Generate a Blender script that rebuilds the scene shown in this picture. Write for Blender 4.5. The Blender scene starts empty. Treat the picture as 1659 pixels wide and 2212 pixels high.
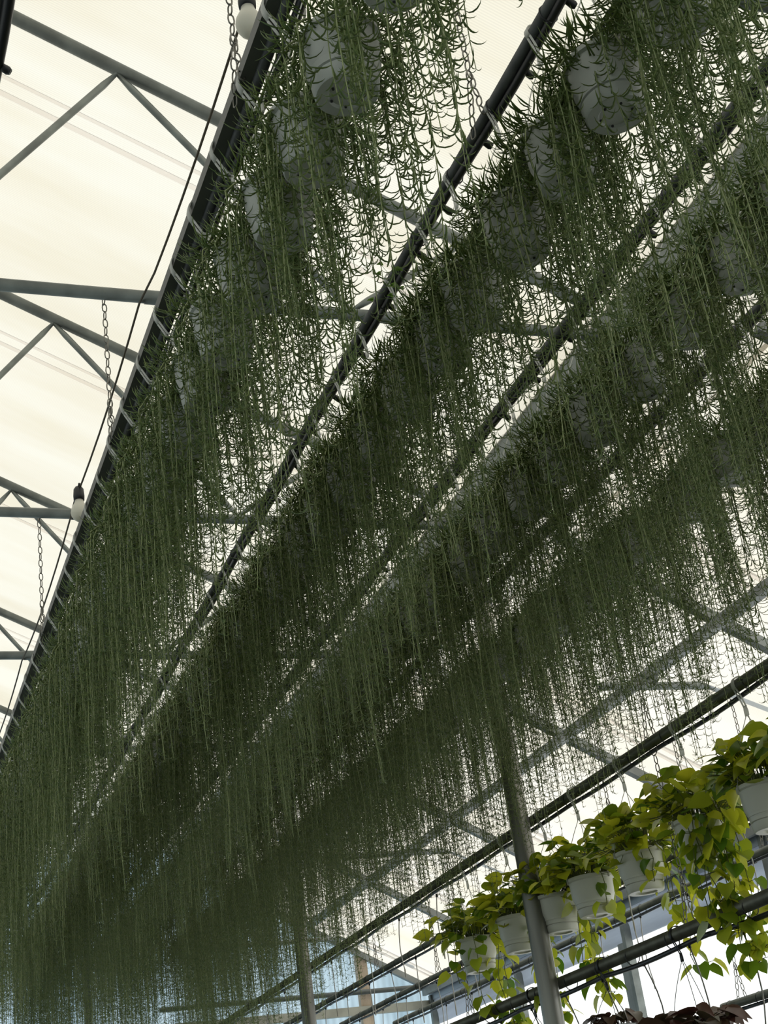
import bpy, math, random
import numpy as np
from mathutils import Matrix, Vector

# ---------------------------------------------------------------- camera, world, sun, exposure
sc = bpy.context.scene
COL = sc.collection
FPX = 3150.0                      # focal length in pixels of the 1659 x 2212 frame
YAW, PITCH, ROLL = 0.40161318, 0.4439825, -0.14581671
cam_d = bpy.data.cameras.new('camera')
cam = bpy.data.objects.new('camera', cam_d); COL.objects.link(cam)
_f = Vector((math.sin(YAW)*math.cos(PITCH), math.cos(YAW)*math.cos(PITCH), math.sin(PITCH)))
_r = Vector((math.cos(YAW), -math.sin(YAW), 0)); _u = _r.cross(_f)
_r2 = _r*math.cos(ROLL) + _u*math.sin(ROLL); _u2 = -_r*math.sin(ROLL) + _u*math.cos(ROLL)
cam.matrix_world = Matrix(((_r2.x,_u2.x,-_f.x,0),(_r2.y,_u2.y,-_f.y,0),(_r2.z,_u2.z,-_f.z,0),(0,0,0,1)))
cam_d.sensor_fit = 'VERTICAL'; cam_d.sensor_height = 36.0; cam_d.lens = FPX/2212*36.0
cam_d.clip_start = .05; cam_d.clip_end = 200
sc.camera = cam

w = bpy.data.worlds.new('world'); sc.world = w; w.use_nodes = True
bgn = w.node_tree.nodes['Background']
bgn.inputs[0].default_value = (.78, .90, 1.0, 1); bgn.inputs[1].default_value = 2.2
sd = bpy.data.lights.new('sun', 'SUN'); sd.energy = 8.7; sd.angle = .02; sd.color = (1.0, .93, .80)
sun = bpy.data.objects.new('sun', sd); COL.objects.link(sun)
sun.rotation_euler = Vector((.62, .33, .72)).to_track_quat('Z', 'Y').to_euler(); sun.location = (8, 4, 12)
sc.view_settings.view_transform = 'Standard'; sc.view_settings.look = 'None'
sc.view_settings.gamma = 1; sc.view_settings.use_curve_mapping = False
sc.view_settings.exposure = -1.0
sc.cycles.max_bounces = 6; sc.cycles.diffuse_bounces = 4; sc.cycles.glossy_bounces = 2
sc.cycles.transmission_bounces = 3; sc.cycles.transparent_max_bounces = 6
sc.cycles.caustics_reflective = False; sc.cycles.caustics_refractive = False
try:
    sc.cycles.use_denoising = True; sc.cycles.denoiser = 'OPENIMAGEDENOISE'
except Exception: pass

# ---------------------------------------------------------------- helpers
def tag(o, label=None, cat=None, group=None, kind=None):
    if label: o['label'] = label
    if cat: o['category'] = cat
    if group: o['group'] = group
    if kind: o['kind'] = kind
    return o
def empty(name, loc=(0,0,0), rz=0, label=None, cat=None, group=None):
    o = bpy.data.objects.new(name, None); COL.objects.link(o)
    o.location = loc; o.rotation_euler = (0,0,rz); o.empty_display_size = .05
    return tag(o, label, cat, group)
def copy_thing(o, loc, rz=0, label=None, group=None):
    r = o.copy(); COL.objects.link(r); r.location = loc; r.rotation_euler = (0,0,rz)
    if label: r['label'] = label
    if group: r['group'] = group
    for ch in list(o.children):
        c = ch.copy(); COL.objects.link(c); c.parent = r
        for g in list(ch.children):
            d = g.copy(); COL.objects.link(d); d.parent = c
    return r

class MB:
    def __init__(s): s.v = []; s.f = []; s.n = 0
    def add(s, V, F):
        V = np.asarray(V, float).reshape(-1,3); F = np.asarray(F, int)
        s.v.append(V); s.f.append(F + s.n); s.n += len(V)
    def box(s, x0,x1,y0,y1,z0,z1):
        V = [(x,y,z) for x in (x0,x1) for y in (y0,y1) for z in (z0,z1)]
        s.add(V, [(0,1,3,2),(4,6,7,5),(0,4,5,1),(2,3,7,6),(0,2,6,4),(1,5,7,3)])
    def bar(s, p, q, wd, ht, up=(0,0,1)):
        p = np.array(p,float); q = np.array(q,float); d = q-p; d /= np.linalg.norm(d)
        a = np.cross(d, up); a /= np.linalg.norm(a); b = np.cross(a, d)
        V = []
        for e in (p,q):
            for sx,sy in ((-1,-1),(1,-1),(1,1),(-1,1)): V.append(e + a*sx*wd/2 + b*sy*ht/2)
        s.add(V, [(0,3,2,1),(4,5,6,7),(0,1,5,4),(1,2,6,5),(2,3,7,6),(3,0,4,7)])
    def tube(s, P, r, n=8, caps=True, closed=False):
        P = np.asarray(P,float); m = len(P)
        R = np.full(m, r, float) if np.isscalar(r) else np.asarray(r,float)
        T = np.gradient(P, axis=0) if not closed else np.roll(P,-1,0)-np.roll(P,1,0)
        T /= np.linalg.norm(T,axis=1)[:,None] + 1e-12
        ref = np.array((0,0,1.)) if abs(T[0][2]) < .9 else np.array((1.,0,0))
        A = np.zeros_like(P); a = np.cross(T[0], ref); a /= np.linalg.norm(a)
        for i in range(m):
            a = a - T[i]*np.dot(a,T[i]); a /= np.linalg.norm(a)+1e-12; A[i] = a
        B = np.cross(T, A)
        th = np.arange(n)*2*math.pi/n
        V = P[:,None,:] + R[:,None,None]*(np.cos(th)[None,:,None]*A[:,None,:] + np.sin(th)[None,:,None]*B[:,None,:])
        F = []
        for i in range(m if closed else m-1):
            j = (i+1) % m
            for k in range(n):
                l = (k+1) % n; F.append((i*n+k, i*n+l, j*n+l, j*n+k))
        s.add(V, F)
        if caps and not closed:
            b = s.n - m*n
            for i,o in ((0,1),(m-1,-1)):
                c = P[i]; idx = [b+i*n+k for k in range(n)]
                s.v.append(np.array([c])); ci = s.n; s.n += 1
                s.f.append(np.array([(idx[k], ci, ci, idx[(k+1)%n]) for k in range(n)]) if False else
                           np.array([(ci, idx[(k+1)%n], idx[k], idx[k]) for k in range(n)]))
    def lathe(s, prof, n=28, c=(0,0,0)):
        prof = np.asarray(prof,float); th = np.arange(n)*2*math.pi/n
        V = np.stack([prof[:,0][:,None]*np.cos(th)+c[0], prof[:,0][:,None]*np.sin(th)+c[1],
                      np.repeat(prof[:,1][:,None],n,1)+c[2]], -1)
        F = [(i*n+k, i*n+(k+1)%n, (i+1)*n+(k+1)%n, (i+1)*n+k) for i in range(len(prof)-1) for k in range(n)]
        s.add(V, F)
    def ribbon(s, P, side, wd, th):
        P = np.asarray(P,float); side = np.asarray(side,float); side /= np.linalg.norm(side)
        T = np.gradient(P,axis=0); T /= np.linalg.norm(T,axis=1)[:,None]
        N = np.cross(T, side); N /= np.linalg.norm(N,axis=1)[:,None]
        W = (np.full(len(P),wd) if np.isscalar(wd) else np.asarray(wd))[:,None]
        V = np.stack([P+side*W/2+N*th/2, P-side*W/2+N*th/2, P-side*W/2-N*th/2, P+side*W/2-N*th/2],1)
        F = [(i*4+k, i*4+(k+1)%4, (i+1)*4+(k+1)%4, (i+1)*4+k) for i in range(len(P)-1) for k in range(4)]
        m = len(P)-1
        F += [(3,2,1,0),(m*4,m*4+1,m*4+2,m*4+3)]
        s.add(V, F)
    def mesh(s, name, mat, smooth=True):
        V = np.concatenate(s.v); me = bpy.data.meshes.new(name)
        faces = []
        for F in s.f:
            for t in F.tolist():
                if len(t) == 4 and t[2] == t[3]: t = t[:3]
                faces.append(t)
        me.from_pydata(V.tolist(), [], faces); me.update()
        if smooth: me.polygons.foreach_set('use_smooth', [True]*len(me.polygons))
        me.materials.append(mat); return me
    def build(s, name, mat, parent=None, smooth=True):
        o = bpy.data.objects.new(name, s.mesh(name, mat, smooth)); COL.objects.link(o)
        if parent: o.parent = parent
        return o
def put(name, me, parent=None):
    o = bpy.data.objects.new(name, me); COL.objects.link(o)
    if parent: o.parent = parent
    return o
def hide_smooth(o, deg=40):
    o.data.set_sharp_from_angle(angle=math.radians(deg))

ORD = ('first second third fourth fifth sixth seventh eighth ninth tenth eleventh twelfth thirteenth fourteenth '
       'fifteenth sixteenth seventeenth eighteenth nineteenth twentieth').split()

def px(X,Y,Z):
    v = Vector((X,Y,Z)); d = v.dot(_f)
    return 829.5 + FPX*v.dot(_r2)/d, 1106 - FPX*v.dot(_u2)/d

# ---------------------------------------------------------------- materials
def mat(name, col, rough=.5, metal=0, var=0, scale=8, trans=0, spec=.5, bump=0, stretch=None, col2=None, island=False, alpha=1):
    m = bpy.data.materials.new(name); m.use_nodes = True; nt = m.node_tree; N = nt.nodes; L = nt.links
    p = N['Principled BSDF']; out = N['Material Output']
    p.inputs['Roughness'].default_value = rough; p.inputs['Metallic'].default_value = metal
    p.inputs['Specular IOR Level'].default_value = spec
    c4 = (*col, 1); p.inputs['Base Color'].default_value = c4
    src = None
    if island:
        g = N.new('ShaderNodeNewGeometry'); cr = N.new('ShaderNodeValToRGB')
        cr.color_ramp.elements[0].color = c4; cr.color_ramp.elements[1].color = (*col2, 1)
        L.new(g.outputs['Random Per Island'], cr.inputs[0]); src = cr.outputs[0]
    elif var:
        tc = N.new('ShaderNodeTexCoord'); mp = N.new('ShaderNodeMapping'); no = N.new('ShaderNodeTexNoise')
        L.new(tc.outputs['Object'], mp.inputs[0]); L.new(mp.outputs[0], no.inputs['Vector'])
        if stretch: mp.inputs['Scale'].default_value = stretch
        no.inputs['Scale'].default_value = scale; no.inputs['Detail'].default_value = 5
        cr = N.new('ShaderNodeValToRGB'); cr.color_ramp.elements[0].position = .35; cr.color_ramp.elements[1].position = .65
        d = col2 if col2 else tuple(c*(1-var) for c in col)
        cr.color_ramp.elements[0].color = (*d,1); cr.color_ramp.elements[1].color = c4
        L.new(no.outputs[0], cr.inputs[0]); src = cr.outputs[0]
        if bump:
            b = N.new('ShaderNodeBump'); b.inputs['Strength'].default_value = bump; b.inputs['Distance'].default_value = .005
            L.new(no.outputs[0], b.inputs['Height']); L.new(b.outputs[0], p.inputs['Normal'])
    if src: L.new(src, p.inputs['Base Color'])
    if trans:
        t = N.new('ShaderNodeBsdfTranslucent'); mx = N.new('ShaderNodeMixShader'); mx.inputs[0].default_value = trans
        t.inputs[0].default_value = c4
        if src: L.new(src, t.inputs[0])
        L.new(p.outputs[0], mx.inputs[1]); L.new(t.outputs[0], mx.inputs[2]); L.new(mx.outputs[0], out.inputs[0])
    if alpha < 1: p.inputs['Alpha'].default_value = alpha
    return m

def sheet_mat(name, col, trans, axis='Y', pitch=.013, ribs=.10, blotch=.025, stain=(.97,.94,.87), line=True, dif=.0):
    """Ribbed translucent cladding: fine flutes, faint dirt, lit through from outside."""
    m = bpy.data.materials.new(name); m.use_nodes = True; nt = m.node_tree; N = nt.nodes; L = nt.links
    for n in list(N):
        if n.type == 'BSDF_PRINCIPLED': N.remove(n)
    out = N['Material Output']; tc = N.new('ShaderNodeTexCoord'); sep = N.new('ShaderNodeSeparateXYZ')
    L.new(tc.outputs['Object'], sep.inputs[0])
    def math_(op, a, b=None):
        n = N.new('ShaderNodeMath'); n.operation = op
        for i,x in enumerate((a,b)):
            if x is None: continue
            if isinstance(x,(int,float)): n.inputs[i].default_value = x
            else: L.new(x, n.inputs[i])
        return n.outputs[0]
    s = math_('SINE', math_('MULTIPLY', sep.outputs[axis], 2*math.pi/pitch))
    rib = math_('ADD', math_('MULTIPLY', s, ribs/2), 1-ribs/2)
    no = N.new('ShaderNodeTexNoise'); mp = N.new('ShaderNodeMapping'); L.new(tc.outputs['Object'], mp.inputs[0])
    mp.inputs['Scale'].default_value = (.35, 1.6, .35) if axis == 'Y' else (3, 3, .5)
    L.new(mp.outputs[0], no.inputs['Vector']); no.inputs['Scale'].default_value = 1.6; no.inputs['Detail'].default_value = 6
    cr = N.new('ShaderNodeValToRGB'); cr.color_ramp.elements[0].position = .30; cr.color_ramp.elements[1].position = .62
    cr.color_ramp.elements[0].color = tuple(c*(1-blotch*2)*q for c,q in zip(col,stain))+(1,)
    cr.color_ramp.elements[1].color = (*col,1); L.new(no.outputs[0], cr.inputs[0])
    hsv = N.new('ShaderNodeMixRGB'); hsv.blend_type = 'MULTIPLY'; hsv.inputs[0].default_value = 1
    L.new(cr.outputs[0], hsv.inputs[1])
    cmb = N.new('ShaderNodeCombineXYZ')
    for i in range(3): L.new(rib, cmb.inputs[i])
    L.new(cmb.outputs[0], hsv.inputs[2])
    t = N.new('ShaderNodeBsdfTranslucent'); d = N.new('ShaderNodeBsdfDiffuse'); mx = N.new('ShaderNodeMixShader')
    L.new(hsv.outputs[0], t.inputs[0]); L.new(hsv.outputs[0], d.inputs[0]); mx.inputs[0].default_value = trans
    L.new(d.outputs[0], mx.inputs[1]); L.new(t.outputs[0], mx.inputs[2]); L.new(mx.outputs[0], out.inputs[0])
    return m

M_roof   = sheet_mat('roof_polycarbonate', (.745,.715,.645), .62)
M_roof_r = sheet_mat('lean_to_roof_polycarbonate', (.76,.725,.665), .68)
M_roof_shade = sheet_mat('painted_roof_shade', (.055,.07,.05), .5, ribs=.5)  # dark colour stands in for shade lying on the roof ribs
M_gable  = sheet_mat('blue_gable_panel', (.60,.72,.78), .74, axis='X', pitch=.07, ribs=.16, blotch=.16, stain=(.8,.9,.95))
M_gable_up = sheet_mat('cream_gable_panel', (.86,.84,.76), .8, axis='X', pitch=.03)
M_wall   = sheet_mat('white_side_film', (.97,.98,.99), .93, axis='Y', pitch=.35, ribs=.05, blotch=.02)
M_far    = sheet_mat('pale_end_film', (.80,.82,.78), .55, axis='X', pitch=.3, ribs=.05)
M_curtain= mat('blue_grey_rolled_curtain', (.58,.62,.68), .35, var=.25, scale=2.5, trans=.75, stretch=(1,.3,4), spec=.6)
M_seam   = mat('pale_joint_strip', (.985,.965,.955), .5, trans=.97)
M_galv   = mat('galvanised_steel', (.23,.25,.235), .42, .55, var=.35, scale=9, bump=.05)
M_galv_l = mat('pale_galvanised_steel', (.27,.29,.285), .45, .4, var=.25, scale=9)
M_post   = mat('galvanised_post_steel', (.29,.285,.255), .36, .75, var=.45, scale=3, stretch=(3,3,.35), bump=.1)
M_rail   = mat('dark_rail_pipe_steel', (.095,.10,.10), .45, .4, var=.4, scale=14)
M_railE  = mat('greenish_rail_pipe_steel', (.16,.165,.135), .4, .5, var=.4, scale=10)
M_bar    = mat('grey_square_tube', (.085,.09,.085), .5, .3, var=.2)
M_black  = mat('black_plastic', (.012,.012,.014), .45)
M_chain  = mat('chain_steel', (.24,.23,.20), .4, .7, var=.4, scale=40)
M_cable  = mat('brown_cable', (.10,.08,.05), .6)
M_bulb   = mat('opal_bulb_plastic', (.80,.78,.70), .35, trans=.35)
M_gutter = mat('white_gutter_sheet', (.60,.60,.57), .55, .1, var=.12, scale=1.5)
M_eave   = mat('blue_grey_eave_steel', (.40,.44,.50), .4, .5, var=.2, scale=4)
M_wood   = mat('pale_wooden_post', (.62,.50,.38), .7, var=.25, scale=10, stretch=(4,4,.4))
M_beige  = mat('beige_steel_rail', (.42,.42,.36), .6, .2, var=.2)
M_pot    = mat('white_plastic_pot', (.55,.57,.54), .38, var=.10, scale=4, trans=.10)
M_potp   = mat('cream_plastic_pot', (.70,.69,.60), .4, var=.10, scale=4, trans=.12)
M_soil   = mat('potting_soil', (.05,.035,.02), .9, var=.5, scale=60, bump=.6)
M_hang   = mat('clear_white_hanger_plastic', (.82,.82,.79), .3, trans=.5)
M_leaf   = mat('fishhook_leaf', (.145,.225,.066), .42, island=True, col2=(.27,.335,.105), trans=.3, spec=.4)
M_stem   = mat('trailing_stem', (.24,.29,.13), .6, island=True, col2=(.34,.38,.18), trans=.1)
M_poth   = mat('pothos_leaf', (.09,.20,.012), .36, island=True, col2=(.70,.69,.04), trans=.5, spec=.45)
M_potst  = mat('pothos_stem', (.13,.15,.04), .6, trans=.1)
M_red    = mat('reddish_brown_leaf', (.10,.03,.025), .4, island=True, col2=(.07,.06,.03), trans=.15)
M_tube   = mat('white_drip_tube', (.42,.41,.38), .5)
M_clover = mat('clover_leaf', (.14,.26,.05), .5, trans=.4)
M_floor  = mat('dark_earth_floor', (.05,.055,.03), .9, var=.5, scale=1.2)

# ---------------------------------------------------------------- the setting (camera stands at the origin, eye height 1.5 m)
FZ = -1.5
YE = 14.25                                   # far gable
TR = [2.92, 4.92, 6.92, 8.95, 10.95, 12.95]  # trusses
XL = -4.6
def struct(name, mb, m, smooth=False):
    o = mb.build(name, m, None, smooth); tag(o, kind='structure'); return o
def zl(x): return 4.56 - .49*(x-1.604)       # underside of the left bay's right slope
def zr(x): return 2.71 - .555*(x-4.47)       # underside of the lean-to roof
b = MB(); b.box(XL-.2, 6.2, -4.2, YE+.3, FZ-.1, FZ); struct('floor', b, M_floor)
RX = -.5
b = MB()
zr0 = zl(RX)
b.add([(RX,-4,zr0),(3.24,-4,zl(3.24)),(3.24,YE,zl(3.24)),(RX,YE,zr0),(XL,-4,zl(RX)-.49*(RX-XL)),(XL,YE,zl(RX)-.49*(RX-XL))],
      [(0,1,2,3),(4,0,3,5)])
struct('ceiling', b, M_roof)
b = MB(); b.add([(3.72,-4,zr(3.72)),(5.84,-4,zr(5.84)),(5.84,YE,zr(5.84)),(3.72,YE,zr(3.72))],[(0,1,2,3)])
struct('ceiling', b, M_roof_r)
# gable
b = MB(); b.add([(XL,YE,FZ),(3.5,YE,FZ),(3.5,YE,3.5),(XL,YE,3.5)],[(0,1,2,3)])
b.add([(3.5,YE,FZ),(5.84,YE,FZ),(5.84,YE,zr(5.84)),(3.5,YE,zr(3.5))],[(0,1,2,3)]); struct('wall_far', b, M_gable)
b = MB(); b.add([(XL,YE,3.5),(3.5,YE,3.5),(3.24,YE,zl(3.24)),(RX,YE,zr0)],[(0,1,2,3)]); struct('wall_gable', b, M_gable_up)
b = MB(); b.add([(5.84,-4,FZ),(5.84,YE,FZ),(5.84,YE,1.95),(5.84,-4,1.95)],[(0,1,2,3)]); struct('wall_right', b, M_wall)
b = MB(); b.add([(XL,-4,FZ),(XL,YE,FZ),(XL,YE,3.6),(XL,-4,3.6)],[(0,1,2,3)]); struct('wall_left', b, M_far)
b = MB(); b.add([(XL,-4,FZ),(5.84,-4,FZ),(5.84,-4,1.95),(3.5,-4,3.3),(RX,-4,zr0),(XL,-4,3.6)],[(0,1,2,2),(0,2,3,3),(0,3,4,4),(0,4,5,5)]); struct('wall_behind', b, M_far)
b = MB(); b.add([(3.268,-4,3.55),(3.268,YE,3.55),(3.24,YE,zl(3.24)),(3.24,-4,zl(3.24))],[(0,1,2,3)]); struct('wall_upstand', b, M_roof)
b = MB(); b.add([(3.74,-4,3.52),(3.74,YE,3.52),(3.74,YE,zr(3.74)),(3.74,-4,zr(3.74))],[(0,1,2,3)]); struct('wall_upstand', b, M_roof_r)

# rolled side curtain
b = MB()
prof = [(5.80,1.93),(5.76,1.90),(5.745,1.82),(5.76,1.74),(5.785,1.645),(5.80,1.615),(5.825,1.615),(5.825,1.93)]
ys = (-3.9, YE-.05)
b.add([(x,y,z) for x,z in prof for y in ys], [(i*2,i*2+1,(i*2+3)%16,(i*2+2)%16) for i in range(8)])
o = b.build('side_curtain', M_curtain); hide_smooth(o, 60)
tag(o, 'blue-grey rolled side curtain along the bright right wall below the eave', 'curtain')

# roof joints
tn = 1
for Y in (3.4, 5.42, 7.42, 9.42, 11.42, 13.4):
    b = MB()
    for dy in (-.055, 0.055):
        wd = .024 if dy < 0 else .036
        b.bar((RX, Y+dy, zl(RX)-.008), (3.24, Y+dy, zl(3.24)-.008), wd, .003)
    struct('trim_%d'%tn, b, M_seam); tn += 1
for Y in (5.85, 7.85, 9.85, 11.85, 13.85):
    b = MB()
    for dy in (-.05, 0.05): b.bar((3.75, Y+dy, zr(3.75)-.012), (5.8, Y+dy, zr(5.8)-.012), .03, .012)
    struct('trim_%d'%tn, b, M_seam); tn += 1

# shade on the roof above the second rail, modelled as a dark ribbed strip
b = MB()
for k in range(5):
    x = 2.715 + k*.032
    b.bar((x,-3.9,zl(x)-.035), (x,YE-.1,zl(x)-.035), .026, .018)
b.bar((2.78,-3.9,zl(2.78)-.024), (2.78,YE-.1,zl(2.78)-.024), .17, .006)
o = b.build('roof_shade_strip', M_roof_shade, None, False)
tag(o, 'dark ribbed strip standing for shade along the roof above the second planted rail', 'roof strip')

# gutter
b = MB()
prof = [(3.27,3.56),(3.29,3.565),(3.36,3.475),(3.66,3.475),(3.73,3.565),(3.75,3.56),(3.67,3.46),(3.35,3.46)]
ys = (-3.95, YE-.05); n = len(prof)
b.add([(x,y,z) for x,z in prof for y in ys], [(i*2,i*2+1,(i*2+3)%(2*n),(i*2+2)%(2*n)) for i in range(n)])
o = b.build('rain_gutter', M_gutter, None, False)
tag(o, 'wide pale grey sheet metal gutter between the two roof bays, above the third rail', 'gutter')

# posts
near_far = {6.92:'nearer', 10.95:'farther'}
def post(Y, label):
    e = empty('steel_post', (3.45, Y, FZ), 0, label, 'post', 'galvanised posts under the gutter')
    m = MB(); m.tube([(0,0,0),(0,0,4.94)], .053, 28); o = m.build('post_tube', M_post, e); hide_smooth(o)
    m = MB(); m.box(-.10,.10,-.08,.08,4.93,4.955); m.build('cap_plate', M_galv, e, False)
    m = MB(); m.tube([(0,0,4.5),(0,0,4.56)], .061, 28); o = m.build('collar', M_galv, e); hide_smooth(o)
post(2.92, 'galvanised round post nearest the camera, outside the frame')
post(6.92, 'thick galvanised round post in front of the lime green hanging pots')
post(10.95, 'farther galvanised round post left of the lime green pots, ending in trailing foliage')

# trusses of the left bay
tnames = {2.92:'truss closest to the camera, above the top edge of the photo', 4.92:'nearest complete truss in view, crossing the top left corner',
          6.92:'second truss in view, behind the first chain', 8.95:'third truss in view, level with the lower light bulb',
          10.95:'fourth truss in view, at the left edge halfway down', 12.95:'last truss in view before the far gable'}
def truss(Y):
    e = empty('roof_truss', (0, Y, 3.5), 0, 'galvanised tubular roof '+tnames[Y], 'roof truss', 'left bay trusses')
    m = MB(); m.tube([(XL+.1,0,0),(3.34,0,0)], .027, 16); m.build('bottom_chord', M_galv, e)
    m = MB(); m.tube([(RX,0,zl(RX)-3.5-.075),(3.30,0,zl(3.30)-3.5-.075)], .031, 16); m.build('top_chord', M_galv, e)
    m = MB(); m.tube([(RX,0,zl(RX)-3.5-.075),(XL+.05,0,zl(RX)-.49*(RX-XL)-3.5-.075)], .031, 16); m.build('top_chord', M_galv, e)
    def tc(x): return zl(x)-3.5-.105
    nodes = [(-.5,tc(-.5)),(.17,.02),(1.117,tc(1.117)),(2.075,.02),(2.66,tc(2.66))]
    for (xa,za),(xb,zb) in zip(nodes[:-1], nodes[1:]):
        s = 1 if za < zb else -1
        ux, uz = xb-xa, zb-za; l = math.hypot(ux,uz); ux/=l; uz/=l
        m = MB()
        P = [(xa+ux*.0,0,za),(xa+ux*.10,0,za+uz*.10),(xb-ux*.10,0,zb-uz*.10),(xb,0,zb)]
        m.tube(P, [.009,.0165,.0165,.009], 12); m.build('web_tube', M_galv, e)
    m = MB(); m.tube([(1.17,0,0),(1.34,0,0)], .0305, 16); m.build('sleeve', M_galv, e)
    m = MB(); m.bar((3.28,0,.10),(3.44,0,-.05), .05,.012,(1,0,0)); m.build('end_bracket', M_galv_l, e, False)
for Y in TR: truss(Y)

# lean-to rafters, purlin, ties
rn = ['nearest','second','third','fourth','fifth','sixth']
for i,Y in enumerate((4.25,6.25,8.2,10.2,12.2,14.15)):
    m = MB(); m.bar((3.62,Y,zr(3.62)-.05),(5.80,Y,zr(5.80)-.05), .055, .055)
    o = m.build('rafter', M_galv_l, None, False)
    tag(o, '%s square steel rafter sloping down to the right eave%s' % (rn[i], ', against the blue gable' if i==5 else ''), 'rafter', 'lean-to rafters')
m = MB(); m.bar((4.47,-3.9,2.60),(4.47,YE-.12,2.60), .06, .055)
o = m.build('purlin', M_galv_l, None, False); tag(o, 'long square steel purlin crossing under the rafters of the right bay', 'purlin')
for i,(Y,Z,x0) in enumerate(((6.95,2.52,4.12),(10.9,2.56,3.5),(14.05,2.49,3.5))):
    e = empty('tie_pipe', (x0,Y,Z), 0, 'pale horizontal tie pipe %s' % ['with an open end, clamped under the purlin at right','behind the nearer steel post','in front of the top of the blue gable'][i], 'pipe', 'tie pipes of the right bay')
    m = MB(); L_ = 5.8-x0
    m.tube([(0,0,0),(L_,0,0)], .024, 16, caps=False); m.tube([(0,0,0),(L_,0,0)], .021, 16, caps=False); m.build('pipe', M_galv_l, e)
    m = MB(); m.box(4.47-x0-.02,4.47-x0+.02,-.035,.035,.02,.075); m.build('clamp', M_galv_l, e, False)
for i,(Z,r,m_,nm) in enumerate(((1.97,.024,M_galv_l,'pale round pipe across the blue gable at eave height'),(1.80,0,M_beige,'flat beige rail across the blue gable below the round pipe'))):
    m = MB()
    if r: m.tube([(3.0,YE-.14,Z),(5.75,YE-.14,Z)], r, 14)
    else: m.box(2.9,5.75,YE-.12,YE-.06,Z-.04,Z+.04)
    tag(m.build('gable_rail', m_, None, bool(r)), nm, 'rail')
m = MB(); m.box(5.01,5.12,YE-.09,YE-.02,FZ,zr(5.07)-.02); tag(m.build('gable_post', M_wood, None, False), 'pale wooden upright against the blue gable panels', 'post')
for i,X in enumerate((0.6,1.5,2.35)):
    m = MB(); m.box(X-.03,X+.03,YE-.08,YE-.02,FZ,3.75); tag(m.build('gable_post', M_galv, None, False), '%s galvanised upright of the far gable, glimpsed behind the hanging stems at lower left'%['leftmost','middle','rightmost'][i], 'post', 'gable uprights')
m = MB(); m.box(XL,3.45,YE-.10,YE-.03,3.70,3.78); tag(m.build('gable_beam', M_galv, None, False), 'galvanised beam across the top of the far gable windows, mostly hidden by foliage', 'beam')

# eave beam and wall studs
e = empty('eave_beam', (5.78,0,1.93), 0, 'blue-grey folded steel eave beam along the top of the right wall', 'beam')
m = MB(); m.box(-.09,.05,-3.9,YE-.1,-.02,.045); m.build('upper_flange', M_eave, e, False)
m = MB(); m.box(-.05,.03,-3.9,YE-.1,-.10,-.02); m.build('web_plate', M_eave, e, False)
m = MB(); m.box(-.12,-.08,-3.9,YE-.1,-.045,.02); m.build('lip', M_galv_l, e, False)
studs = [6.05, 8.05, 10.05, 12.05, 14.1]
for i,Y in enumerate([4.0]+studs):
    e = empty('wall_post', (5.74,Y,FZ), 0, '%s square steel wall post standing against the bright right wall' % rn[i], 'post', 'right wall posts')
    m = MB(); m.box(-.03,.03,-.025,.025,0,3.38); m.build('post_tube', M_galv, e, False)
    m = MB(); m.box(-.02,.05,.03,.13,0,3.1); m.build('cover_strip', M_galv_l, e, False)

# ---------------------------------------------------------------- rails
H = 2.835
def torus_pts(c, r, ax, n=14):
    th = np.arange(n)*2*math.pi/n; c = np.array(c,float)
    return c + r*np.stack([np.cos(th), 0*th, np.sin(th)],1) if ax == 'y' else c + r*np.stack([np.cos(th), np.sin(th), 0*th],1)
def rail(X, Z, r, mt, y0, y1, label, square=False, hose=.013, hx=.010, hz=-.024, ties=.33, sag=.002, nubs=()):
    e = empty('hanging_rail', (X, 0, Z), 0, label, 'rail')
    m = MB(); m.tube([(0,y0,0),(0,y1,0)], r, 18); m.build('pipe', mt, e)
    random.seed(int(X*100)+7)
    ys = np.arange(y0, y1, .11); P = [(hx+.006*math.sin(y*5.1), y, hz-sag*abs(math.sin(y*math.pi/ties/2.9+X))) for y in ys]
    m = MB(); m.tube(P, hose, 8); m.build('hose', M_black, e)
    nt = 0; y = y0+.2
    while y < y1 and nt < 90:
        m = MB(); th = np.arange(12)*2*math.pi/12
        m.tube(np.stack([(r+.009)*np.cos(th)+hx/2, 0*th+y, (r+.012)*np.sin(th)+hz/2*.6],1), .0025, 5, closed=True)
        m.build('cable_tie', M_black, e); y += ties*(.9+.3*random.random()); nt += 1
    if square:
        m = MB(); m.box(-.052,-.017,y0,y1,-.004,.036); m.build('square_tube', M_bar, e, False)
    for q,yy in enumerate(nubs):
        m = MB(); m.tube([(.012,yy,-.012),(.045,yy+.004,-.030),(.052,yy+.004,-.034)], [.009,.012,.008], 10); m.build('dripper', M_black, e)
    return e
def pot_ys(meas, step, yend, seed):
    rnd = random.Random(seed); ys = list(meas)
    while ys[-1] + step < yend: ys.append(ys[-1] + step*(.93+.14*rnd.random()))
    return ys
YA = pot_ys([1.75,2.06,2.39,2.66,2.94,3.23,3.52,3.80], .292, 13.9, 1)
YB = pot_ys([1.72,2.03,2.33,2.60,2.90,3.22,3.46,3.76], .292, 13.9, 2)
YC = pot_ys([2.62,2.92,3.22,3.555,3.86,4.15], .30, 13.9, 3)
YD = pot_ys([3.55,3.82,4.10,4.42,4.80,5.05], .30, 13.9, 4)
def nubs(Y): return [y+.12 for y in Y if y < 6.5]
rail(1.055, H, .017, M_rail, -3.5, YE-.15, 'dark pipe rail beside a grey square tube, leftmost of the planted rails', square=True, hose=.015, hx=.026, hz=-.020, nubs=nubs(YA))
rail(1.752, H, .018, M_rail, -3.5, YE-.15, 'dark pipe rail, second from the left of the planted rails', nubs=nubs(YB))
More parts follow.
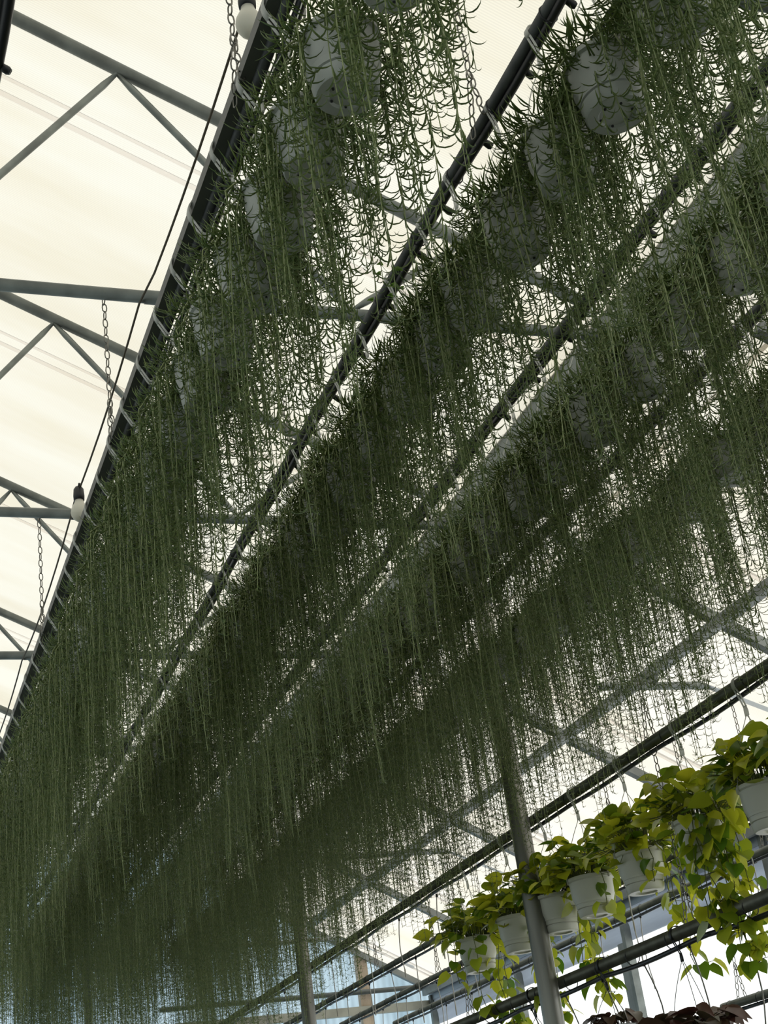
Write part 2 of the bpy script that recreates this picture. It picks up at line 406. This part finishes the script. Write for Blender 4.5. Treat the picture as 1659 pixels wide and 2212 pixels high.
rail(2.495, H, .018, M_rail, -3.5, YE-.15, 'dark pipe rail carrying the third row of trailing pots, left of the gutter', nubs=nubs(YC))
rail(3.20,  H, .018, M_rail, -3.5, YE-.15, 'dark pipe rail carrying the fourth row of trailing pots, below the gutter', nubs=nubs(YD))
rail(.345, H, .017, M_rail, -3.5, 3.7, 'empty dark pipe rail with black hose at the top left corner', square=True, hose=.015, hx=.016, hz=-.018, nubs=(2.98,))
XE, ZE, ZF = 3.565, 1.78, .936
YP = [q*ZE for q in (4.48,4.155,3.87,3.648,3.365,3.057,2.757,2.47)]
rail(XE, ZE, .026, M_railE, 1.5, YE-.15, 'thick greenish pipe rail carrying the lime green pots', hose=.011, hx=.012, hz=-.036, sag=.009)
rail(4.02, 1.655, .021, M_galv, 3, YE-.15, 'empty grey pipe rail just behind the lime green pots', hose=.009, hz=-.030, sag=.008)
rail(4.52, 1.60, .021, M_galv, 3, 13.4, 'empty grey pipe rail, second behind the lime green pots', hose=.009, hz=-.030, sag=.008)
rail(4.97, 1.545, .021, M_galv, 3, 13.2, 'empty grey pipe rail running closest to the side curtain', hose=.009, hz=-.030, sag=.008)
rail(XE, ZF, .029, M_railE, 1.5, 9.0, 'thick dark pipe rail with black hose crossing in front of the bright side wall', hose=.012, hx=.012, hz=-.046, sag=.014)
rail(4.97, .815, .024, M_galv, 5.4, 7.75, 'short grey pipe rail at the lower right corner', hose=.011, hz=-.034)

# ---------------------------------------------------------------- chains
def link(m, c, ang, tilt=(0,0,1), L=.046, W=.020, r=.0026):
    t = np.array(tilt,float); t /= np.linalg.norm(t)
    a = np.array((math.cos(ang), math.sin(ang), 0.)); a -= t*np.dot(a,t); a /= np.linalg.norm(a)
    pts = []
    for k in range(10):
        th = k*2*math.pi/10; pts.append(np.array(c) + a*W/2*math.cos(th) + t*(L/2-.004)*np.sign(math.sin(th))*abs(math.sin(th))**.6)
    m.tube(pts, r, 5, closed=True)
def chain_run(m, p, q, a0=0.3):
    p = np.array(p,float); q = np.array(q,float); L = np.linalg.norm(q-p); n = max(2, int(L/.037)); d = (q-p)/L
    for i in range(n): link(m, p+d*(i+.5)*L/n, a0 + (i%2)*math.pi/2, d)
CH = {}
def chain_mesh(L, split=True):
    k = (round(L,3), split)
    if k not in CH:
        m = MB()
        th = np.arange(10)*2*math.pi/10
        m.tube(np.stack([0*th, .034*np.cos(th), L+.034*np.sin(th)],1), .0025, 5, closed=True)
        if split:
            chain_run(m, (0,0,L-.034), (0,0,.20)); chain_run(m, (0,0,.20), (0,-.035,.0)); chain_run(m, (0,0,.20), (0,.05,-.02))
        else: chain_run(m, (0,0,L-.034), (0,0,.0))
        CH[k] = m.mesh('chain', M_chain)
    return CH[k]
def chain(X, Y, Ztop, Zbot, label, group=None, split=True):
    o = put('chain', chain_mesh(Ztop-Zbot, split)); o.location = (X,Y,Zbot); tag(o, label, 'chain', group)
tord = {2.92:'closest truss, at the top edge', 4.92:'first truss in view', 6.92:'second truss in view', 8.95:'third truss in view', 10.95:'fourth truss in view', 12.95:'last truss'}
for rnm,X in (('leftmost planted rail',1.006),('second planted rail',1.73),('third planted rail',2.47),('fourth planted rail',3.175)):
    for Y in TR:
        chain(X, Y+.025, 3.5, H-.02, 'steel link chain holding the %s from the %s' % (rnm, tord[Y]), 'rail chains')
chain(.345, 2.92, 3.5, H-.06, 'steel link chain on the empty rail at the top left corner', 'rail chains')
for i,(Y,t) in enumerate(((5.66,'right of the post'),(8.2,'just left of the nearer post'),(10.95,'by the farther post'),(13.0,'at the far end'))):
    chain(XE, Y, 3.44, ZE+.02, 'long steel chain holding the lime pot rail, '+t, 'lower rail chains')
for Y,t in ((5.66,'beneath the brightest lime vines'),(8.2,'beneath the leftmost lime pot')):
    chain(XE, Y, ZE-.03, ZF+.03, 'short steel chain between the two thick rails, '+t, 'lower rail chains')
for X,nm,zz in ((4.02,'first',1.67),(4.52,'second',1.615),(4.97,'third',1.56)):
    for Y,Z,t in ((6.95,2.50,'nearer'),(10.9,2.54,'middle'),(14.05,2.47,'farthest')):
        if Y > 13.5 and X > 4.2: continue
        chain(X, Y, Z, zz, 'thin chain holding the %s empty rail behind lime pots, on %s tie' % (nm,t), 'lower rail chains')
chain(4.97, 7.53, 1.53, .83, 'chain with a doubled lower end hanging to the short rail at the lower right', 'lower rail chains')

# ---------------------------------------------------------------- light cable and bulbs
P = []
Ys = [0.9,2.92,4.92,6.92,8.95,10.95,12.95,14.1]
for a,c in zip(Ys[:-1],Ys[1:]):
    for k in range(8):
        t = k/8; P.append((1.155+.01*math.sin(a), a+(c-a)*t, 3.465-.05*4*t*(1-t)))
m = MB(); m.tube(P, .0048, 8); o = m.build('light_cable', M_cable); tag(o, 'thin brown lighting cable strung beneath the trusses left of the rails', 'cable')
for (Y,dz,lab) in ((3.17,0,'white opal light bulb at the top edge beside the chain'),(6.50,0,'white opal light bulb in a black socket at left, beside the foliage')):
    z = 3.43
    e = empty('light_bulb', (1.14, Y, z-.18), 0, lab, 'light bulb', 'bulbs on the cable')
    e.scale = (1.4,1.4,1.4)
    m = MB(); m.lathe([(.0005,0),(.012,.002),(.022,.010),(.029,.022),(.031,.034),(.029,.047),(.022,.062),(.016,.074),(.0145,.085)], 24); m.build('bulb', M_bulb, e)
    m = MB(); m.lathe([(.0005,.082),(.019,.082),(.020,.10),(.018,.125),(.012,.135),(.0005,.136)], 18); m.build('socket', M_black, e)
    m = MB(); m.tube([(0,-.02,.14),(0,0,.128),(0,.02,.14)], .004, 6); m.build('clip', M_black, e)

# ---------------------------------------------------------------- trailing plants
def ring(prof): return prof
def pot_profile(rt, rb, h, ribs):
    p = [(.0005,.006),(rb*.55,.006),(rb*.62,0),(rb*.95,0),(rb,.004)]
    for i in range(1,ribs+1):
        z = h*(.10+.78*i/ribs); r = rb+(rt*.95-rb)*z/h
        p += [(r,z-.006),(r-.006,z-.0045),(r-.006,z-.001),(r+.001,z+.0012)]
    p += [(rt*.965,h*.905),(rt,h*.915),(rt,h*.995),(rt*.985,h),(rt*.93,h*.99),(rt*.90,h*.5),(rb*.9,.02),(.0005,.018)]
    return p
def hole_mesh():
    m = MB(); m.lathe([(.0002,-.0008),(.0035,-.0008),(.0035,.003)], 8); return m.mesh('drain_hole', M_black)
HOLE = hole_mesh()
def holes(p, n=6):
    for k in range(n):
        a = 2*math.pi*k/6+.3; o = put('drain_hole', HOLE, p); o.location = (.040*math.cos(a), .040*math.sin(a), 0)
POT = MB(); POT.lathe(pot_profile(.101,.076,.165,5), 32); POT = POT.mesh('pot', M_pot)
POT.set_sharp_from_angle(angle=math.radians(35))
SO = MB(); SO.lathe([(.0005,.150),(.04,.152),(.088,.146),(.088,.10)], 20); SOIL = SO.mesh('soil', M_soil)
HT = .523                                   # pipe axis above the pot's base
def hanger_mesh(ht, rim_r, rim_z, rp, rot, wd=.018):
    m = MB(); c = ht
    # strap hooked over the pipe (pipe runs along Y)
    P = []
    for k in range(13):
        a = math.radians(-35 + 215*k/12); P.append((-(rp+.006)*math.cos(a)*1.0, 0, c+(rp+.006)*math.sin(a)))
    P = P[::-1]
    tail = [(-rp*.4-.004,0,c-rp-.035),(0.0,0,c-.085),(0,0,c-.115)]
    H_ = [(-(rp+.006)*math.cos(math.radians(a)),0,c+(rp+.006)*math.sin(math.radians(a))) for a in range(200,-41,-20)][::-1]
    path = H_[::-1][:] 
    path = [(x,y,z) for x,y,z in H_]
    m.ribbon(path, (0,1,0), wd, .003)
    s0 = path[0] if path[0][0] < 0 else path[-1]
    for dy in (-wd*.36,wd*.36):
        m.ribbon([s0[:1]+(dy,)+s0[2:], (-rp*.35,dy,c-rp-.03), (0,dy,c-.085)], (0,1,0), wd*.34, .003)
    m.ribbon([(-.001,0,c-.08),(0,0,c-.10),(0,0,c-.118)], (0,1,0), [.018,.026,.024], .003)
    for k in range(3):
        a = rot + 2*math.pi*k/3; R = rim_r+.002
        sy = (-.008,.008,0)[k]
        q = np.array((R*math.cos(a), R*math.sin(a), rim_z-.004)); p = np.array((0,sy,c-.117))
        pts = [p + (q-p)*t + np.array((math.cos(a),math.sin(a),0))*.012*math.sin(math.pi*t) for t in np.linspace(0,1,6)]
        m.tube(pts, .0017, 5)
        m.tube([q+(0,0,.006), q+(0,0,-.016)], .004, 6)
    return m.mesh('hanger', M_hang)
HANG = [hanger_mesh(HT,.101,.165,.018,r) for r in (.4,1.3)]

def leaf_batch(rnd, bases, az, size, thick, a0=-62, a1=92, seg=5, up=None):
    """Curved, tapering hook leaves as three-sided tubes, all in one array."""
    N = len(bases); B = np.asarray(bases,float); az = np.asarray(az)[:,None]; size = np.asarray(size)[:,None]
    t = np.linspace(0,1,seg+1)[None,:]
    A0 = np.radians(a0 + rnd.normal(0,14,(N,1))); A1 = np.radians(a1 + rnd.normal(0,22,(N,1)))
    ang = A0 + (A1-A0)*t
    dl = size/seg
    r_ = np.concatenate([np.zeros((N,1)), np.cumsum(np.cos(ang[:,:-1])*dl,1)],1)
    z_ = np.concatenate([np.zeros((N,1)), np.cumsum(np.sin(ang[:,:-1])*dl,1)],1)
    sw = rnd.normal(0,.12,(N,1))*t*t*size
    D = np.stack([np.cos(az),np.sin(az),0*az],-1); S = np.stack([-np.sin(az),np.cos(az),0*az],-1)
    Z = np.array((0,0,1.))
    C = B[:,None,:] + D*r_[...,None] + S*sw[...,None] + Z*z_[...,None]
    Nn = -D*np.sin(ang)[...,None] + Z*np.cos(ang)[...,None]
    w_ = np.array([.45,.9,1,.9,.6,.03]) if seg == 5 else np.array([.5,1,.95,.6,.03])
    W = (np.asarray(thick)[:,None]*w_[None,:])[...,None]
    V = np.stack([C+S*W, C-S*W, C+Nn*W*.8], 2)            # N, seg+1, 3, 3
    V = V.reshape(-1,3)
    base = (np.arange(N)*(seg+1)*3)[:,None,None,None]
    ii = (np.arange(seg)*3)[None,:,None,None]
    q = np.array([(0,1,4,3),(1,2,5,4),(2,0,3,5)])[None,None]
    F = (base+ii+q).reshape(-1,4)
    return V, F

def trail_plant(seed, L0, n=40, nb=620, k_=1.0):
    rnd = np.random.default_rng(seed)
    st = MB(); lv = MB(); bases=[]; az=[]; sz=[]; thk=[]
    for i in range(n):
        th = rnd.uniform(0,2*math.pi); r0 = rnd.uniform(0,.06)
        L = L0*(.20+.86*rnd.beta(1.25,1.6)); up = rnd.uniform(.01,.065); R = rnd.uniform(.08,.178)
        if i % 6 == 0: L = rnd.uniform(.05,.15); up = rnd.uniform(.05,.10); R = rnd.uniform(.09,.17)
        p0 = np.array((r0*math.cos(th), r0*math.sin(th), .14)); d = np.array((math.cos(th),math.sin(th),0))
        P = []
        for k in range(9):
            t = k/8; P.append(p0 + d*(R-r0)*t**.85 + np.array((0,0,1))*up*math.sin(math.pi*min(1,t*1.05))*1.0 - np.array((0,0,.035))*t*t)
        z = P[-1][2]; nn = max(3,int(L/.035)); ph = rnd.uniform(0,6.28); amp = rnd.uniform(.002,.012)
        dr = rnd.normal(0,.03)
        side = np.array((-d[1],d[0],0))
        for k in range(1,nn+1):
            s = k*L/nn; P.append(P[8] + np.array((0,0,-s)) + d*(.012*math.exp(-k/2)*0 - dr*s*.4 + amp*math.sin(s*9+ph)) + side*(amp*math.cos(s*7+ph)+dr*s*.3))
        P = np.array(P); r = np.linspace(.0024,.0011,len(P)); r[:9] = .0026
        st.tube(P, r, 4, caps=False)
        seg = np.linalg.norm(np.diff(P,axis=0),axis=1); cum = np.concatenate([[0],np.cumsum(seg)])
        s = .03; a = rnd.uniform(0,6.28)
        while s < cum[-1]:
            f = s/cum[-1]; pt = np.array([np.interp(s,cum,P[:,j]) for j in range(3)])
            for q in range(2 if rnd.random() < .8 else 1):
                bases.append(pt); az.append(a + q*math.pi + rnd.normal(0,.35)); 
                sz.append(k_*rnd.uniform(.042,.068)*(1.0 if s < cum[-1]-.12 else .62)); thk.append(k_**.7*rnd.uniform(.0019,.0027)*(1.0 if s < cum[-1]-.1 else .7))
            a += 1.57 + rnd.normal(0,.3); s += rnd.uniform(.022,.036)*k_
        # tip tuft
        for q in range(3):
            bases.append(P[-1]); az.append(rnd.uniform(0,6.28)); sz.append(.022); thk.append(.0014)
    V,F = leaf_batch(rnd, bases, az, sz, thk); lv.add(V,F)
    # spiky upright leaves on top of the pot
    th = rnd.uniform(0,6.28,nb); rr = .155*np.sqrt(rnd.uniform(0,1,nb)); zz = .12 + .10*np.sqrt(np.clip(1-(rr/.165)**2,0,1))*rnd.uniform(.0,1.1,nb)
    V,F = leaf_batch(rnd, np.stack([rr*np.cos(th),rr*np.sin(th),zz],1), th+rnd.normal(0,.8,nb), k_*rnd.uniform(.045,.075,nb), k_**.7*rnd.uniform(.0018,.0026,nb), -5, 85); lv.add(V,F)
    return st.mesh('trailing_stems', M_stem), lv.mesh('leaves', M_leaf)
HANGA = [hanger_mesh(HT,.101,.165,.052,r,.024) for r in (.4,1.3)]
VAR = [trail_plant(11+k, (.76,.86,.88,.98,1.0,.94,1.08,1.04)[k], (60,64,64,66,68,66,70,68)[k]) for k in range(8)]
FAR = [trail_plant(61+k, (1.12,1.25,1.18)[k], 56, 500) for k in range(3)]
NEAR = [trail_plant(41+k, (.70,.80,.92,1.0)[k], (40,46,58,60)[k], (300,380,480,480)[k], 1.18) for k in range(4)]
SHORT = trail_plant(77, .45, 36, 500)
def make_plant(X, Y, var, label, group, rz, hz):
    e = empty('hanging_plant', (X, Y, H-HT), 0, label, 'hanging plant', group)
    p = put('pot', POT, e); put('soil', SOIL, e); h = put('hanger', (HANGA if X < 1.2 else HANG)[hz], e)
    if X < 1.2: h.location.x = -.022
    if Y < 4.3: holes(p)
    s = put('trailing_stems', var[0], e); l = put('leaves', var[1], e)
    s.rotation_euler = l.rotation_euler = (0,0,rz)
    return e
rows = [('A',1.075,YA,'leftmost planted rail',.10), ('B',1.752,YB,'second planted rail',.0), ('C',2.495,YC,'third planted rail',.0), ('D',3.20,YD,'fourth planted rail',0)]
for nm,X,Ysr,rl,_ in rows:
    rnd = random.Random(nm); cnt = 0
    for i,Y in enumerate(Ysr):
        x,y = px(X,Y,H-HT+.05)
        vis = -20 < x < 1690 and -30 < y < 2212
        if not vis:
            if y < 0 or x > 1659: lab = '%s trailing plant along the %s, pot outside the photo edge' % (ORD[i], rl) ; grp = 'near trailing plants'
            else: lab = 'trailing plant at the far end of the %s' % rl; grp = 'far trailing plants'
        else:
            if cnt < 16: lab = 'trailing hooked foliage in the %s visible white pot along the %s' % (ORD[cnt], rl); grp = 'white pots on the '+rl
            else: lab = 'distant trailing plant deep along the %s, its pot buried' % rl; grp = 'distant plants on the '+rl
            cnt += 1
        v = VAR[min(7, {'A':0,'B':1,'C':2,'D':2}[nm] + rnd.randrange(4) + (2 if Y > 6 else 0))] if 4.3 < Y < 8.5 else rnd.choice(FAR) if Y > 4.3 else NEAR[min(3, {'A':0,'B':1,'C':2,'D':2}[nm] + rnd.randrange(2))]; v = v if not (nm == 'A' and i < 1) else SHORT
        make_plant(X+rnd.uniform(-.006,.006), Y, v, lab, grp, rnd.uniform(0,6.28), i % 2)

# ---------------------------------------------------------------- lime green pothos
def heart(m, base, d, nrm, L, rnd, fold=.25, curl=.35):
    d = d/np.linalg.norm(d); nrm = nrm - d*np.dot(d,nrm); nrm /= np.linalg.norm(nrm)+1e-9; s = np.cross(d,nrm)
    T = [0,.12,.3,.5,.7,.87,1.0]; Wd = [.0,.33,.44,.40,.27,.12,0.0]; back = [0,-.13,-.04,0,0,0,0]
    V = []
    for t,wv,bk in zip(T,Wd,back):
        c = base + d*L*(t - .1*curl*t*t) - nrm*L*curl*t*t*.6
        V.append(c)
        for sg in (-1,1):
            V.append(c + s*sg*wv*L*.98 + d*L*bk + nrm*L*(fold*wv - .25*wv*wv))
    F = []
    for i in range(len(T)-1):
        a = i*3; F += [(a,a+3,a+5,a+2),(a,a+1,a+4,a+3)]
    m.add(V,F)
POTP = MB(); POTP.lathe(pot_profile(.102,.074,.165,7), 36); POTP = POTP.mesh('pot', M_potp); POTP.set_sharp_from_angle(angle=math.radians(35))
HANGP = hanger_mesh(.535,.102,.165,.025,.9,.020)
PS = 1.15
def pothos(X, Y, Z, seed, label, vines):
    rnd = np.random.default_rng(seed)
    e = empty('pothos_plant', (X,Y,Z), 0, label, 'hanging plant', 'lime green pothos pots')
    e.scale = (PS,PS,PS)
    p = put('pot', POTP, e); put('soil', SOIL, e); put('hanger', HANGP, e)
    lf = MB(); stm = MB()
    for i in range(150):
        th = rnd.uniform(0,6.28); ph = rnd.uniform(.05,1.35); R = rnd.uniform(.10,.235)
        tip = np.array((R*math.cos(th)*math.cos(ph)*1.05, R*math.sin(th)*math.cos(ph)*1.05, .155 + R*.86*math.sin(ph)))
        if rnd.random() < .10: tip[2] -= .05
        root = np.array((.05*math.cos(th),.05*math.sin(th),.145))
        mid = (root+tip)/2 + np.array((0,0,.03))
        stm.tube([root,mid,tip], .0016, 4, caps=False)
        a = th + rnd.normal(0,.8); d = np.array((math.cos(a), math.sin(a), rnd.uniform(-.55,.6)))
        heart(lf, tip, d, np.array((rnd.normal(0,.45),rnd.normal(0,.45),1.0)), rnd.uniform(.05,.095), rnd, rnd.uniform(.1,.7), rnd.uniform(.1,.7))
    for (th,L) in vines:
        d = np.array((math.cos(th),math.sin(th),0)); P = [np.array((.05*math.cos(th),.05*math.sin(th),.15)), d*.10+(0,0,.185), d*.135+(0,0,.15)]
        n = max(3,int(L/.05)); q = P[-1].copy()
        for k in range(n):
            q = q + np.array((rnd.normal(0,.008),rnd.normal(0,.008),-L/n)); P.append(q.copy())
        if L > .3: P.append(q + np.array((.02,-.01,.0))); P.append(q + np.array((.04,-.02,.012)))
        stm.tube(P, .0019, 5)
        a = rnd.uniform(0,6.28)
        for k in range(2,len(P)):
            for rep in range(2 if rnd.random() < .55 else 1):
                a += 2.4 + rnd.normal(0,.4); dd = np.array((math.cos(a),math.sin(a),0)); b0 = P[k]+dd*rnd.uniform(.015,.04)+(0,0,.004)
                stm.tube([P[k],b0], .0012, 4, caps=False)
                heart(lf, b0, dd*.7+np.array((0,0,rnd.uniform(-1.2,-.3))), dd+np.array((rnd.normal(0,.4),rnd.normal(0,.4),.5)), rnd.uniform(.05,.085), rnd, rnd.uniform(.1,.6), rnd.uniform(0,.6))
    stm.build('stems', M_potst, e); lf.build('leaves', M_poth, e)
plab = ['leftmost lime green pothos in a cream pot, vines reaching toward the frame bottom','second lime green pothos from the left, in a ribbed cream pot',
        'lime green pothos whose cream pot is half hidden behind the steel post','lime green pothos with fully visible ribbed cream pot just right of the steel post',
        'lime green pothos with a broad cream pot and yellow leaves dangling, fifth from the left','lime green pothos with the longest vines and a sunlit cream pot, sixth from the left',
        'lime green pothos in the high cream pot at the right edge','lime green pothos mostly beyond the right edge of the photo']
vin = [[(4.2,.34),(5.2,.42),(0.3,.40),(3.3,.20),(5.8,.46)],[(5.0,.38),(.2,.36),(5.8,.46)],[(5.6,.34),(.3,.38),(4.9,.30),(6.1,.44)],[(4.6,.12),(.4,.14)],
       [(5.0,.30),(5.8,.46),(.3,.22),(4.5,.14)],[(4.0,.32),(4.4,.48),(4.7,.40),(5.0,.54),(4.2,.42),(5.4,.36),(3.8,.38),(4.9,.50)],[(5.1,.18),(5.8,.48),(5.3,.36)],[(4.6,.3),(5.2,.4)]]
for i,Y in enumerate(YP): pothos(XE+.005, Y, ZE-.535*PS, 200+i, plab[i], vin[i])

# dark reddish plants below the thick lower rail
def red_plant(Y, seed, label, big):
    rnd = np.random.default_rng(seed); Z = ZF-(.56 if big else .45)
    e = empty('leafy_plant', (XE,Y,Z), 0, label, 'hanging plant', 'dark plants at the bottom edge')
    p = put('pot', POT, e); put('soil', SOIL, e)
    hm = put('hanger', HANGD if big else HANGS, e)
    lf = MB(); stm = MB()
    for i in range(44 if big else 26):
        th = rnd.uniform(0,6.28); R = rnd.uniform(.05,.20 if big else .13); hgt = rnd.uniform(.16,.22)
        tip = np.array((R*math.cos(th),R*math.sin(th),hgt)); root = np.array((.03*math.cos(th),.03*math.sin(th),.14))
        stm.tube([root,(root+tip)/2+(0,0,.02),tip], .0025, 5)
        a = th+rnd.normal(0,.5)
        heart(lf, tip, np.array((math.cos(a),math.sin(a),rnd.uniform(-.5,.3))), np.array((rnd.normal(0,.3),rnd.normal(0,.3),1)), rnd.uniform(.09,.15) if big else rnd.uniform(.07,.10), rnd, .5, rnd.uniform(.3,.9))
    stm.build('stems', M_red, e); lf.build('leaves', M_red, e)
HANGD, HANGS = [hanger_mesh(h_,.101,.165,.030,.2) for h_ in (.56,.45)]
for q in (HANGD, HANGS): q.materials.clear(); q.materials.append(M_black)
red_plant(5.80, 301, 'dark spreading plant with broad brownish leaves hanging at the bottom right', True)
red_plant(6.52, 302, 'dark red rounded plant hanging at the bottom edge right of the steel post', False)
red_plant(7.35, 303, 'dark red plant below the thick rail, hidden behind the steel post', False)

# clover sprig on the second row
m = MB(); rnd = np.random.default_rng(5)
e = empty('clover_sprig', (1.60,3.42,H-.30), 0, 'small bright clover sprig sprouting beside the second rail below the truss', 'plant')
for k in range(9):
    t = np.array((rnd.uniform(-.07,.03),rnd.uniform(-.05,.05),rnd.uniform(-.02,.11)))
    m.tube([(.06,0,-.06),t*.5+(.02,0,-.01),t], .0008, 4)
    for q in range(3):
        a = q*2.09+rnd.uniform(0,1); d = np.array((math.cos(a),math.sin(a),.2)); heart(m, t, d, np.array((0,0,1.)), .014, rnd)
m.build('leaves', M_clover, e)

# ---------------------------------------------------------------- drip tubes
def drip(X,Y,Z,L,bend,label,group,mt):
    e = empty('drip_tube', (X,Y,Z), 0, label, 'drip tube', group)
    m = MB(); P = [(bend*.35*math.sin(2.2*t)*L, bend*t*t*L*.5, -L*t) for t in np.linspace(0,1,8)]
    m.tube(P, .0034, 6); m.build('tube', mt, e)
    m = MB(); m.tube([P[-1],(P[-1][0],P[-1][1],P[-1][2]-.05)], [.005,.004], 6); m.build('stake', mt, e)
    m = MB(); m.tube([(0,0,.012),(0,0,-.008)], .007, 8); m.build('emitter', M_black, e)
rnd = random.Random(4)
for nm,X,Z,y0,y1,st in (('lime pot',XE+.02,ZE-.06,8.5,13.4,.72),('first empty',4.03,1.61,5.6,13.2,.62),('second empty',4.53,1.555,5.9,13.0,.66),('third empty',4.98,1.50,5.9,12.8,.70)):
    y = y0; k = 0
    while y < y1 and k < 20:
        drip(X,y,Z,rnd.uniform(.30,.46),rnd.uniform(-.25,.25),'thin white drip tube dangling from the %s rail, %s from its near end'%(nm,ORD[k]),'drip tubes on the %s rail'%nm,M_tube)
        y += st*rnd.uniform(.8,1.2); k += 1
y = 4.9; k = 0
while y < 8.7:
    drip(XE+.015,y,ZF-.065,rnd.uniform(.42,.55),rnd.uniform(.25,.55),'dark curved drip tube hanging from the thick lower rail, %s from its near end'%ORD[k],'drip tubes on the thick lower rail',M_chain)
    y += .42; k += 1
